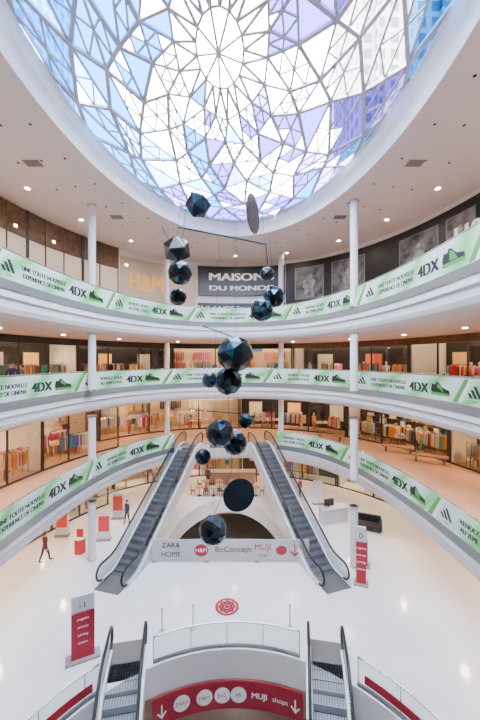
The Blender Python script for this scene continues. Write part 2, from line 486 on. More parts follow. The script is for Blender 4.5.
palC = [(.65, .05, .05), (.8, .35, .08), (.08, .2, .5), (.8, .7, .55), (.85, .83, .78), (.04, .04, .05), (.35, .2, .12), (.65, .08, .28), (.1, .42, .3), (.85, .55, .12), (.7, .7, .72), (.85, .82, .8)]
def shops(zf, ceil, dfn, seed, headers, kinds):
    rnd = random.Random(seed)
    s_ = P0.L*.1; idx = 0
    while s_ < P0.L*.9:
        w = rnd.uniform(5, 8)
        x, y, _, _ = P0.at(s_+w/2, 5)
        if y < 6: s_ += w; continue
        d0 = dfn(240+F*x/y)
        kind = kinds[idx % len(kinds)]; idx += 1
        g = grp('shopfront')
        header = rnd.choice(headers)
        sweep('header', P0, s_, s_+w, rect(d0-.1, d0+.1, ceil-.5, ceil-.01), header, g, step=.8)
        sweep('sill', P0, s_, s_+w, rect(d0-.05, d0+.05, zf, zf+.1), M_dark, g, step=.8)
        nm = 3
        for q in range(nm+1):
            ss = s_+(w-.1)*q/nm
            sweep('mullion', P0, ss, ss+.07, rect(d0-.05, d0+.05, zf+.0, ceil-.5), M_dark, g)
        for q in (0, 2):
            sweep('pane', P0, s_+w*q/nm+.1, s_+w*(q+1)/nm, rect(d0-.01, d0+.01, zf+.12, ceil-.5), M_shopglass, g, step=.8)
        sweep('ceiling_light_strip', P0, s_+.4, s_+w-.4, rect(d0+.7, d0+.85, ceil-.1, ceil-.04), M_lampw, g, step=.8)
        sweep('ceiling_light_strip', P0, s_+.4, s_+w-.4, rect(OUT-1.1, OUT-.95, ceil-.1, ceil-.04), M_lampw, g, step=.8)
        sweep('partition', P0, s_, s_+.12, rect(d0+.1, OUT, zf, ceil), rnd.choice([M_cream, M_brown, M_white]), g)
        bp = {0: M_brown, 1: M_cream, 2: M_white, 3: M_greyt, 4: M_beige}[kind]
        sweep('back_panel', P0, s_, s_+w, rect(OUT-.06, OUT-.01, zf, ceil), bp, g)
        b = BoxSet()
        back = OUT-.4
        base = rnd.sample(palC, 5)
        if kind == 0:
            for r_ in range(5):
                zz = zf+.25+r_*.55
                t = s_+.4
                while t < s_+w-.4:
                    ww = rnd.uniform(.12, .6)
                    x, y, nx, ny = P0.at(t+ww/2, back); rz = atan2(ny, nx)-pi/2
                    hh = rnd.uniform(.15, .45)
                    b.box((x, y, zz+hh/2), (ww*.9, .3, hh), rz, rnd.choice(base))
                    t += ww+rnd.uniform(.0, .3)
            for r_ in range(6):
                sweep('shelf', P0, s_+.3, s_+w-.3, rect(back-.18, back+.3, zf+.2+r_*.55, zf+.24+r_*.55), M_brown, g, step=1)
        elif kind in (1, 4):
            for zz in (.55, 1.75):
                t = s_+.5
                while t < s_+w-.6:
                    run = rnd.randint(5, 12); c = rnd.choice(palC)
                    for q in range(run):
                        if t > s_+w-.6: break
                        x, y, nx, ny = P0.at(t, back); rz = atan2(ny, nx)-pi/2
                        hh = rnd.uniform(.75, 1.0)
                        b.box((x, y, zf+zz+1.0-hh/2), (.07, .45, hh), rz, c if rnd.random() < .75 else rnd.choice(base), .8)
                        t += .1
                    t += rnd.uniform(.3, .7)
                sweep('garment_rail', P0, s_+.4, s_+w-.5, circ(back, zf+zz+1.03, .02, 6), M_steel, g)
            for q in range(2):
                x, y, nx, ny = P0.at(s_+w*(.3+.4*q), OUT-.1); rz = atan2(ny, nx)-pi/2
                b.box((x, y, ceil-.5), (1.3, .04, .5), rz, rnd.choice(palC))
        elif kind == 2:
            for q in range(4):
                x, y, nx, ny = P0.at(s_+w*(q+.5)/4, OUT-.25); rz = atan2(ny, nx)-pi/2
                for r_ in range(4):
                    b.box((x, y, zf+.6+r_*.55), (w/4*.75, .35, .03), rz, (.7, .55, .4))
                    for k_ in range(3):
                        xx = -.4+k_*.35; hh = rnd.uniform(.15, .38)
                        b.cyl((x+xx*cos(rz), y+xx*sin(rz), zf+.615+r_*.55), rnd.uniform(.06, .12), hh, rnd.choice(palC), 10, rnd.uniform(.04, .1))
        else:
            for q in range(3):
                x, y, nx, ny = P0.at(s_+w*(q+.5)/3, OUT-.15); rz = atan2(ny, nx)-pi/2
                b.box((x, y, zf+1.7), (w/3*.7, .08, 1.5), rz, rnd.choice([(.9, .6, .3), (.8, .75, .7), (.5, .1, .06), (.85, .5, .2)]))
                b.box((x, y, zf+1.7), (w/3*.76, .05, 1.62), rz, (.1, .07, .05))
        for q in range(13):
            t = s_+rnd.uniform(.8, w-.8); o = rnd.uniform(d0+.6, OUT-1.3)
            x, y, nx, ny = P0.at(t, o); rz = atan2(ny, nx)-pi/2+rnd.choice([0, 0, .6, -.5])
            r0 = rnd.random()
            if r0 < .5 and kind != 2:
                c = rnd.choice(palC)
                for kx in range(14):
                    xx = -.7+kx*.1
                    b.box((x+xx*cos(rz), y+xx*sin(rz), zf+1.05), (.05, .42, rnd.uniform(.75, 1.0)), rz, c if rnd.random() < .5 else rnd.choice(palC), .8)
                b.box((x, y, zf+1.58), (1.6, .03, .03), rz, (.1, .1, .1))
                for e in (-.78, .78): b.box((x+e*cos(rz), y+e*sin(rz), zf+.79), (.03, .03, 1.58), rz, (.1, .1, .1))
            elif r0 < .68:
                c = rnd.choice(palC); c2 = rnd.choice(palC)
                b.cyl((x, y, zf), .2, .03, (.6, .6, .6)); b.cyl((x, y, zf+.03), .10, .85, c2, 12, .16); b.cyl((x, y, zf+.88), .13, .5, c, 12, .2); b.cyl((x, y, zf+1.38), .19, .08, c, 12, .05)
                b.cyl((x, y, zf+1.46), .05, .08, (.8, .75, .7), 10); b.cyl((x, y, zf+1.53), .06, .12, (.8, .75, .7), 10, .09); b.cyl((x, y, zf+1.65), .09, .1, (.8, .75, .7), 10, .04)
                for e in (-1, 1): b.cyl((x+e*.24*cos(rz), y+e*.24*sin(rz), zf+.8), .03, .6, c, 8, .05)
            else:
                b.box((x, y, zf+.78), (1.3, .7, .05), rz, (.65, .45, .28))
                for ex in (-.6, .6):
                    for ey in (-.3, .3): b.box((x+ex*cos(rz)-ey*sin(rz), y+ex*sin(rz)+ey*cos(rz), zf+.38), (.05, .05, .76), rz, (.2, .14, .08))
                for kx in range(5):
                    b.box((x+(-.5+kx*.25)*cos(rz), y+(-.5+kx*.25)*sin(rz), zf+.87), (.2, .3, .14), rz, rnd.choice(palC))
        b.make('merchandise', M_goods, g)
        s_ += w
shops(zB, zA-1.43, lambda u: 5.2, 3, [M_greyt, M_dark, M_brown, M_greyt], [3, 4, 3, 3, 1, 3, 3, 0, 2, 2, 3])
shops(zC, zB-1.43, lambda u: 3.6 if u < 110 else 6.6, 5, [M_greyt, M_brown, M_beige, M_cream], [1, 4, 1, 4, 3, 0, 3, 4, 2, 4, 1, 4])
shops(zG, zC-1.43, lambda u: 5.0 if u < 120 else 7.0, 9, [M_greyt, M_white, M_cream], [1, 2, 1, 4, 3, 3, 2, 4, 1])

# ------------------------------------------------------------------ ground floor with openings
HO = (-.2, 6.7, 7.0)
hole1 = [(HO[0]+HO[2]*cos(2*pi*i/72), HO[1]+HO[2]*sin(2*pi*i/72)) for i in range(72)]
hole2 = [(-.95+4.1*cos(pi*i/30), 20.2+8.4*sin(pi*i/30)) for i in range(31)]
outer = [P0.at(P0.L*i/120, OUT+.1)[:2] for i in range(120)]
def filled(name, z, mat, parent):
    bm = bmesh.new(); es = []
    for loop in (outer, hole1, hole2):
        vs = [bm.verts.new((p[0], p[1], z)) for p in loop]
        for i in range(len(vs)): es.append(bm.edges.new((vs[i], vs[(i+1) % len(vs)])))
    bmesh.ops.triangle_fill(bm, use_beauty=True, use_dissolve=False, edges=es)
    me = bpy.data.meshes.new(name); bm.to_mesh(me); bm.free(); me.materials.append(mat)
    return addobj(name, me, parent)
g = grp('floor')
filled('floor_surface', zG, M_floor, g); filled('slab_underside', zG-1.2, M_ceil, g)
for nm, loop in (('opening_edge', hole1), ('opening_edge', hole2)):
    v = []; f = []; n = len(loop)
    for p in loop: v += [(p[0], p[1], zG), (p[0], p[1], zG-.5), (p[0], p[1], zG-.52), (p[0], p[1], zG-1.2)]
    for i in range(n):
        j = (i+1) % n
        for k in range(3): f.append((4*i+k, 4*j+k, 4*j+k+1, 4*i+k+1))
    mesh(nm, v, f, M_fascia, g)
b = BoxSet(); b.box((0, 12, -5.1), (42, 54, .2)); b.make('floor_basement', M_floorb)
PH = Path(HO[0], HO[1], HO[2]+.12, HO[2]+.12, 2.0)
g = grp('opening_balustrade')
n = 200; cur = None; segs = []
gapc = [(-4.5, 12.8, 1.05), (3.45, 12.9, 1.05)]
for i in range(n+1):
    d = PH.L*i/n; x, y, _, _ = PH.at(d)
    if any(math.hypot(x-q[0], y-q[1]) < q[2] for q in gapc):
        if cur is not None: segs.append((cur, d-PH.L/n)); cur = None
    elif cur is None: cur = d
segs.append((cur, PH.L))
for a, b_ in segs:
    sweep('glass', PH, a, b_, rect(-.01, .01, .03, 1.0), M_glass, g, step=.25)
    sweep('handrail', PH, a, b_, circ(0, 1.04, .035), M_steel, g, step=.25, smooth=True)
    sweep('base_shoe', PH, a, b_, rect(-.05, .05, 0, .1), M_grey, g, step=.25)
    s_ = a
    while s_ < b_:
        sweep('post', PH, s_, s_+.03, rect(.02, .05, 0, 1.0), M_steel, g, step=.25); s_ += 1.5
PR = Path(HO[0], HO[1], HO[2]-.08, HO[2]-.08, 2.0)
g = grp('red_banner_sign')
ra, rb = PR.s_u(152), PR.s_u(303)
sweep('red_band', PR, ra, rb, rect(-.03, .02, -2.35, -1.22), M_red, g, step=.2)
dw = Decal(); dr = Decal()
Lr = rb-ra
for q, t in ((.19, "ZARA"), (.34, "H&M"), (.46, "BoC"), (.57, "MK")):
    poly_on(dw, PR, -.04, ra+Lr*q, -1.78, [(.33*cos(i*pi/12), .33*sin(i*pi/12)) for i in range(24)])
    text_on(dr, PR, -.05, ra+Lr*q, -1.85, t, .15, 1)
text_on(dw, PR, -.04, ra+Lr*.71, -1.88, "MUJI", .24, 1.0, .008)
text_on(dw, PR, -.04, ra+Lr*.85, -1.88, "shops", .2, 1)
for q in (.06, .95):
    c = ra+Lr*q
    poly_on(dw, PR, -.04, c, -1.8, [(-.03, -.2), (.03, -.2), (.03, .25), (-.03, .25)])
    poly_on(dw, PR, -.04, c, -1.8, [(0, -.3), (.2, -.05), (.14, -.02), (0, -.2), (-.14, -.02), (-.2, -.05)])
mesh('logos_white', dw.v, dw.f, M_whiteink, g); mesh('logo_text', dr.v, dr.f, M_red, g)
for (a, b_) in ((PH.s_u(20), PH.s_u(92)), (PH.s_u(365), PH.s_u(425))):
    sweep('red_drape', PH, a, b_, rect(-.05, -.03, .25, .55), M_red, g, step=.2)

g = grp('barrier_sign')
b = BoxSet(); b.box((-.55, 19.6, .72), (9.3, .06, 1.25), 0, (.66, .64, .61))
for xx in (-5.1, -2, 1, 4.0): b.box((xx, 19.68, .35), (.05, .05, .7), 0, (.4, .4, .4)); b.box((xx, 19.72, .02), (.3, .4, .03), 0, (.4, .4, .4))
b.make('board', M_goods, g)
flat_text('t1', "ZARA", (-4.1, 19.56, .88), .3, M_black, 0, g); flat_text('t1b', "HOME", (-4.1, 19.56, .35), .3, M_black, 0, g)
for (xx, rr) in ((-2.3, .42), (2.45, .33)):
    bm_v = [(xx+rr*cos(i*pi/14), 19.555, .72+rr*.85*sin(i*pi/14)) for i in range(28)]
    mesh('logo_disc', bm_v, [tuple(range(28))], M_red, g)
flat_text('t2', "H&M", (-2.3, 19.54, .62), .24, M_whiteink, 0, g)
flat_text('t3', "BoConcept", (-.4, 19.56, .62), .34, M_black, 0, g)
flat_text('t4', "MUJI", (1.35, 19.56, .75), .36, M_red, 0, g); flat_text('t4b', "shop", (1.35, 19.56, .35), .2, M_red, 0, g)
mesh('arrow', [(3.22, 19.55, 1.1), (3.28, 19.55, 1.1), (3.28, 19.55, .5), (3.5, 19.55, .7), (3.55, 19.55, .65), (3.25, 19.55, .35), (2.95, 19.55, .65), (3.0, 19.55, .7), (3.22, 19.55, .5)], [tuple(range(9))], M_red, g)

# ------------------------------------------------------------------ escalators
def escalator(p0, p1, z0, z1, W=1.65, lb=1.0, lt=1.0, stepmat=None):
    g = grp('escalator', (p0[0], p0[1], z0))
    dx, dy = p1[0]-p0[0], p1[1]-p0[1]; L = math.hypot(dx, dy); dx /= L; dy /= L; px, py = dy, -dx
    H = z1-z0
    def zr(u): return 0 if u < lb else (H if u > L-lt else H*(u-lb)/(L-lt-lb))
    def zc(u): return sum(zr(u+q*.1) for q in range(-4, 5))/9
    def T(u, w, z): return (p0[0]+dx*u+px*w, p0[1]+dy*u+py*w, z0+z)
    def sw(name, prof, mat, u0=0, u1=L, n=60):
        v = []; f = []; m = len(prof)
        for i in range(n+1):
            u = u0+(u1-u0)*i/n
            for w, z in prof: v.append(T(u, w, zc(u)+z))
        for i in range(n):
            for j in range(m): k = (j+1) % m; f.append((i*m+j, i*m+k, (i+1)*m+k, (i+1)*m+j))
        f.append(tuple(range(m))); f.append(tuple(n*m+q for q in reversed(range(m))))
        return mesh(name, v, f, mat, g)
    hw = W/2
    sw('truss', [(-hw, -.85), (hw, -.85), (hw, -.2), (-hw, -.2)], M_clad, .2, L-.2)
    for s in (-1, 1):
        sw('skirt_deck', [(s*hw, -.3), (s*(hw-.22), -.3), (s*(hw-.22), .12), (s*(hw-.20), .16), (s*hw, .16)], M_clad)
        sw('inner_skirt', [(s*(hw-.22), -.28), (s*(hw-.235), -.28), (s*(hw-.235), .13), (s*(hw-.22), .13)], M_grey)
        wv = s*(hw-.11)
        v = []; f = []
        for i in range(51):
            u_ = L*i/50; v += [T(u_, wv, zc(u_)+.14), T(u_, wv, zc(u_)+.94)]
        for i in range(50): f.append((2*i, 2*i+2, 2*i+3, 2*i+1))
        mesh('balustrade_glass', v, f, M_eglass, g)
        for (uc, zz, sg) in ((0, .54, -1), (L, H+.54, 1)):
            vv = [T(uc+sg*.42*sin(pi*i/12), wv, zz+.4*cos(pi*i/12)) for i in range(13)]
            mesh('newel_glass', vv, [tuple(range(13))], M_eglass, g)
        hp = [T(.3, wv, .1)]+[T(-.45*sin(pi*i/12), wv, .54-.44*cos(pi*i/12)) for i in range(13)]
        hp += [T(L*i/50, wv, zc(L*i/50)+.98) for i in range(1, 50)]
        hp += [T(L+.45*sin(pi*i/12), wv, H+.54+.44*cos(pi*i/12)) for i in range(13)]+[T(L-.3, wv, H+.1)]
        tube('handrail', hp, .058, M_rubber, g)
        sw('light_trim', [(s*(hw-.10), .15), (s*(hw-.13), .15), (s*(hw-.13), .19), (s*(hw-.10), .19)], M_steel)
    wi = hw-.23; v = []; f = []; pr = []
    u_ = .5
    while u_ < L-.5:
        z_ = zc(u_+.2); pr += [(u_, z_), (u_+.385, z_)]; u_ += .4
    for u1, z1_ in pr: v += [T(u1, -wi, z1_), T(u1, wi, z1_)]
    for i in range(len(pr)-1): f.append((2*i, 2*i+1, 2*i+3, 2*i+2))
    mesh('steps', v, f, stepmat or M_step, g)
    v = []; f = []
    for i in range(0, len(pr)-1, 2):
        (u1, z1_), (u2, z2_) = pr[i], pr[i+1]
        for k in range(12):
            w0 = -wi+2*wi*k/12; n = len(v)
            v += [T(u1+.03, w0, z1_+.006), T(u2-.03, w0, z1_+.006), T(u2-.03, w0+.02, z1_+.006), T(u1+.03, w0+.02, z1_+.006)]; f.append((n, n+1, n+2, n+3))
        n = len(v); v += [T(u2-.03, -wi, z2_+.007), T(u2, -wi, z2_+.007), T(u2, wi, z2_+.007), T(u2-.03, wi, z2_+.007)]; f.append((n, n+1, n+2, n+3))
    mesh('step_grooves', v, f, M_groove, g)
    for (u1, u2, zz) in ((-.7, .55, .0), (L-.55, L+.5, H)):
        v = [T(u1, -wi-.1, zz+.012), T(u2, -wi-.1, zz+.012), T(u2, wi+.1, zz+.012), T(u1, wi+.1, zz+.012)]
        v += [(a, b_, c-.03) for a, b_, c in v]
        mesh('comb_plate', v, [(0, 1, 2, 3), (7, 6, 5, 4), (0, 4, 5, 1), (1, 5, 6, 2), (2, 6, 7, 3), (3, 7, 4, 0)], M_grey, g)
    return g
for p0, p1 in escU: escalator(p0, p1, zG, zC, 1.75, 1.0, .9)
escalator((-2.75, 4.0), (-4.62, 13.6), -5, 0, 1.6, .8, 1.7, M_step2)
escalator((1.75, 4.0), (3.52, 13.6), -5, 0, 1.6, .8, 1.7, M_step2)

# ------------------------------------------------------------------ columns
def column(x, y, z0, z1, r=.22):
    g = grp('column', (x, y, z0)); b = BoxSet()
    b.cyl((x, y, z0), r, z1-z0, n=24); b.make('shaft', M_white, g)
    b = BoxSet(); b.cyl((x, y, z0), r+.04, .12, n=24); b.cyl((x, y, z1-.1), r+.05, .1, n=24); b.make('collars', M_steel, g)
for u, Y in ((92, 19.8), (354, 19.2), (167, 29.0), (281, 28.6)):
    X = (u-240)/F*Y
    for z0, z1 in ((zG, zC-1.43), (zC, zB-1.43), (zB, zA-1.43), (zA, zT)):
        column(X, Y, z0, z1)

# ------------------------------------------------------------------ hanging sculpture
g = grp('hanging_sculpture', (0, 10, 12))
def W(u, v, Y): return ((u-240)/F*Y, Y, ZC+(360-v)/F*Y)
balls = [(198, 205, 13, 9.6, 1), (177, 250, 14, 10, 1), (180, 273, 12, 9.7, 2), (178, 297, 8.5, 10, 2), (267, 274, 7, 10.5, 2), (262, 310, 11.5, 10, 2), (274, 297, 10.5, 10.4, 2),
         (235, 354, 18, 9.4, 2), (228, 381, 14, 9.8, 2), (210, 380, 8, 10, 2), (220, 433, 14, 9.8, 2), (235, 443, 12, 10.3, 2), (203, 457, 8, 10, 2), (246, 421, 7.5, 10.2, 2), (213, 530, 14, 9.8, 2)]
for (u, v, r, Y, sd) in balls:
    c = W(u, v, Y); R = r/F*Y*1.03
    bm = bmesh.new(); bmesh.ops.create_icosphere(bm, subdivisions=sd, radius=R)
    bmesh.ops.rotate(bm, verts=bm.verts, matrix=Matrix.Rotation(random.uniform(0, 6), 3, Vector((random.random(), random.random(), 1)).normalized()))
    me = bpy.data.meshes.new('polyhedron'); bm.to_mesh(me); bm.free(); me.materials.append(M_poly)
    at = me.color_attributes.new('Col', 'FLOAT_COLOR', 'CORNER')
    for p in me.polygons:
        k = random.random()
        cc = (.006, .010, .016) if k < .6 else ((.012, .03, .055) if k < .85 else (.03, .09, .13))
        for li in p.loop_indices: at.data[li].color = (*cc, 1)
    o = addobj('polyhedron', me, g); o.location = c
    if v < 300 or v > 500 or r > 17: tube('wire', [(c[0], c[1], c[2]+R), (c[0]*.5-.2, c[1]+.8, 23)], .004, M_black, g)
for (u, v, r, Y, rot) in ((253, 214, 19, 10, 1.2), (239, 495, 16.5, 10, .35)):
    c = W(u, v, Y); R = r/F*Y
    b = BoxSet(); b.cyl((0, 0, -.02), R, .04, (.015, .025, .04) if v > 300 else (.06, .06, .07), 32); o = b.make('disc', M_poly, g)
    o.location = c; o.rotation_euler = (pi/2, 0, rot)
    tube('wire', [(c[0], c[1], c[2]+R), (c[0]*.5-.2, c[1]+.8, 23)], .004, M_black, g)
tube('arm', [W(178, 227, 10), W(266, 244, 10.2)], .03, M_rubber, g)
tube('arm', [W(162, 226, 9.8), W(180, 262, 10)], .012, M_rubber, g)
tube('arm', [W(266, 244, 10.2), W(270, 290, 10.4)], .012, M_rubber, g)
tube('arm', [W(203, 326, 10), W(234, 337, 9.7)], .02, M_rubber, g)
tube('arm', [W(195, 410, 10), W(246, 414, 10)], .015, M_rubber, g)
tube('wire', [W(228, 395, 10), W(232, 470, 10), W(213, 518, 9.9)], .008, M_rubber, g)

# ------------------------------------------------------------------ totems and props
def totem(u, vbase, h, w, txt):
    Y = F*ZC/(vbase-360); X = (u-240)/F*Y
    g = grp('directory_sign', (X, Y, 0)); rz = -atan2(X, Y)
    b = BoxSet(); b.box((X, Y, .04), (w*1.5, .5, .08), rz, (.35, .3, .3))
    b.box((X, Y, .08+h*.36), (w, .16, h*.72), rz, (.36, .012, .03)); b.box((X, Y, h*.86), (w, .16, h*.26), rz, (.75, .74, .72)); b.make('panel', M_goods, g)
    nx, ny = sin(rz)*.09, -cos(rz)*.09
    flat_text('txt', txt, (X+nx, Y+ny, h*.8), h*.1, M_black, rz, g)
    for q in range(4): flat_text('line', ["magasins", "services", "parking", "cinema"][q], (X+nx, Y+ny, h*(.62-.12*q)), h*.035, M_whiteink, rz, g)
totem(83, 658, 2.6, .85, "-1")
totem(361, 584, 3.1, .5, "0")
totem(363, 566, 2.0, .5, "+1")
g = grp('floor_emblem')
X, Y = (227-240)/F*16, 16.05
v = []; f = []
def disc(r0, r1, z, cx=X, cy=Y, n=36):
    b = len(v)
    for i in range(n):
        a = 2*pi*i/n; v.append((cx+r0*cos(a), cy+r0*sin(a), z)); v.append((cx+r1*cos(a), cy+r1*sin(a), z))
    for i in range(n): j = (i+1) % n; f.append((b+2*i, b+2*i+1, b+2*j+1, b+2*j))
disc(.44, .58, .006)
for i in range(8):
    a = 2*pi*i/8; disc(.02, .15, .006, X+.28*cos(a), Y+.28*sin(a), 12)
disc(.0, .12, .006)
mesh('emblem_rings', v, f, M_red, g)
for (u, vb) in ((162, 632), (193, 628), (290, 628)):
    Y = F*ZC/(vb-360); X = (u-240)/F*Y; g = grp('barrier_post', (X, Y, 0)); b = BoxSet()
    b.cyl((X, Y, 0), .16, .03, (.5, .5, .5)); b.cyl((X, Y, .03), .025, .95, (.4, .4, .4), 10); b.cyl((X, Y, .98), .035, .06, (.2, .2, .2), 10); b.make('post', M_goods, g)
for i in range(9):
    X = -3.6+(i % 5)*1.25+(.4 if i > 4 else 0); Y = 29.2 if i < 5 else 30.8
    g = grp('cafe_table', (X, Y, 0)); b = BoxSet()
    b.cyl((X, Y, .72), .38, .04, (.5, .3, .18)); b.cyl((X, Y, .03), .03, .7, (.1, .1, .1), 8); b.cyl((X, Y, 0), .22, .03, (.1, .1, .1)); b.make('table', M_goods, g)
    for e in (-1, 1):
        g = grp('cafe_chair', (X+e*.55, Y, 0)); b = BoxSet(); xx = X+e*.55
        col = random.choice([(.4, .05, .04), (.35, .2, .1), (.08, .06, .05)])
        b.box((xx, Y, .45), (.38, .38, .04), 0, col); b.box((xx+e*.18, Y, .7), (.03, .36, .42), 0, col)
        for ex in (-.16, .16):
            for ey in (-.16, .16): b.box((xx+ex, Y+ey, .22), (.03, .03, .44), 0, (.1, .08, .07))
        b.make('chair', M_goods, g)
g = grp('red_kiosk', (-.8, 32.3, 0)); b = BoxSet()
b.box((-.8, 32.6, 1.1/2), (4.5, .8, 1.1), 0, (.5, .3, .2)); b.box((-.8, 32.6, 2.9), (5, .3, .9), 0, (.55, .02, .02)); b.box((-3.2, 32.6, 1.45), (.15, .3, 2.9), 0, (.4, .02, .02)); b.box((1.6, 32.6, 1.45), (.15, .3, 2.9), 0, (.4, .02, .02)); b.box((-.8, 32.3, 1.15), (4.6, .9, .06), 0, (.8, .7, .6))
b.make('kiosk', M_goods, g)
g = grp('red_kiosk', (-.8, 30, zB)); b = BoxSet(); b.box((-.8, 30, zB+.6), (2.2, .8, 1.2), 0, (.6, .03, .03)); b.box((-.8, 30, zB+2.1), (2.4, .9, .3), 0, (.6, .03, .03))
for e in (-1, 1): b.box((-.8+e, 30, zB+1.6), (.06, .06, .8), 0, (.3, .3, .3))
b.make('kiosk', M_goods, g)
X, Y = (80-240)/F*20.6, 20.6
g = grp('ticket_kiosk', (X, Y, 0)); b = BoxSet(); b.cyl((X, Y, 0), .32, .9, (.55, .03, .03)); b.cyl((X, Y, .9), .36, .06, (.8, .8, .8)); b.box((X, Y, 1.2), (.4, .08, .5), 0, (.6, .04, .04)); b.make('stand', M_goods, g)
X, Y = (333-240)/F*24.5, 24.5
g = grp('reception_counter', (X, Y, 0)); b = BoxSet(); b.box((X, Y, .52), (2.0, .7, 1.04), .3, (.8, .8, .8)); b.box((X, Y, 1.07), (2.15, .85, .06), .3, (.6, .6, .6))
b.box((X-.3, Y, 1.45), (.8, .06, .5), .3, (.02, .02, .02)); b.box((X-.3, Y, 1.15), (.08, .06, .14), .3, (.1, .1, .1)); b.make('counter', M_goods, g)
X, Y = (366-240)/F*23.5, 23.5
g = grp('sofa', (X, Y, 0)); b = BoxSet(); b.box((X, Y, .25), (2.0, .85, .34), -.4, (.02, .02, .022)); b.box((X+.15, Y+.38, .6), (2.0, .2, .55), -.4, (.02, .02, .022))
for e in (-1, 1): b.box((X+e*.95*cos(-.4), Y+e*.95*sin(-.4), .42), (.2, .85, .5), -.4, (.02, .02, .022))
for e in (-.8, .8): b.box((X+e*cos(-.4), Y+e*sin(-.4), .04), (.06, .6, .08), -.4, (.3, .3, .3))
b.make('sofa_body', M_goods, g)
for (u, Y, hh) in ((318, 27.5, 1.9), (118, 25, 1.8), (62, 22.5, 1.7), (104, 22, 1.7)):
    X = (u-240)/F*Y; g = grp('poster_stand', (X, Y, 0)); b = BoxSet()
    b.box((X, Y, hh/2+.1), (.8, .06, hh), .1, (.8, .78, .75)); b.box((X, Y-.035, hh/2+.25), (.7, .02, hh*.6), .1, random.choice(palC)); b.box((X, Y, .05), (.9, .4, .1), .1, (.2, .2, .2)); b.make('stand', M_goods, g)
for (u, v0) in ((398, 452), (430, 462), (330, 440)):
    Y = F*(ZC-zC)/(v0-360); X = (u-240)/F*Y
    g = grp('bench', (X, Y, zC)); b = BoxSet(); b.box((X, Y, zC+.42), (2.2, .6, .1), -.5, (.3, .17, .09))
    for e in (-.85, .85): b.box((X+e*cos(-.5), Y+e*sin(-.5), zC+.18), (.12, .5, .38), -.5, (.1, .08, .07))
    b.make('bench_body', M_goods, g)

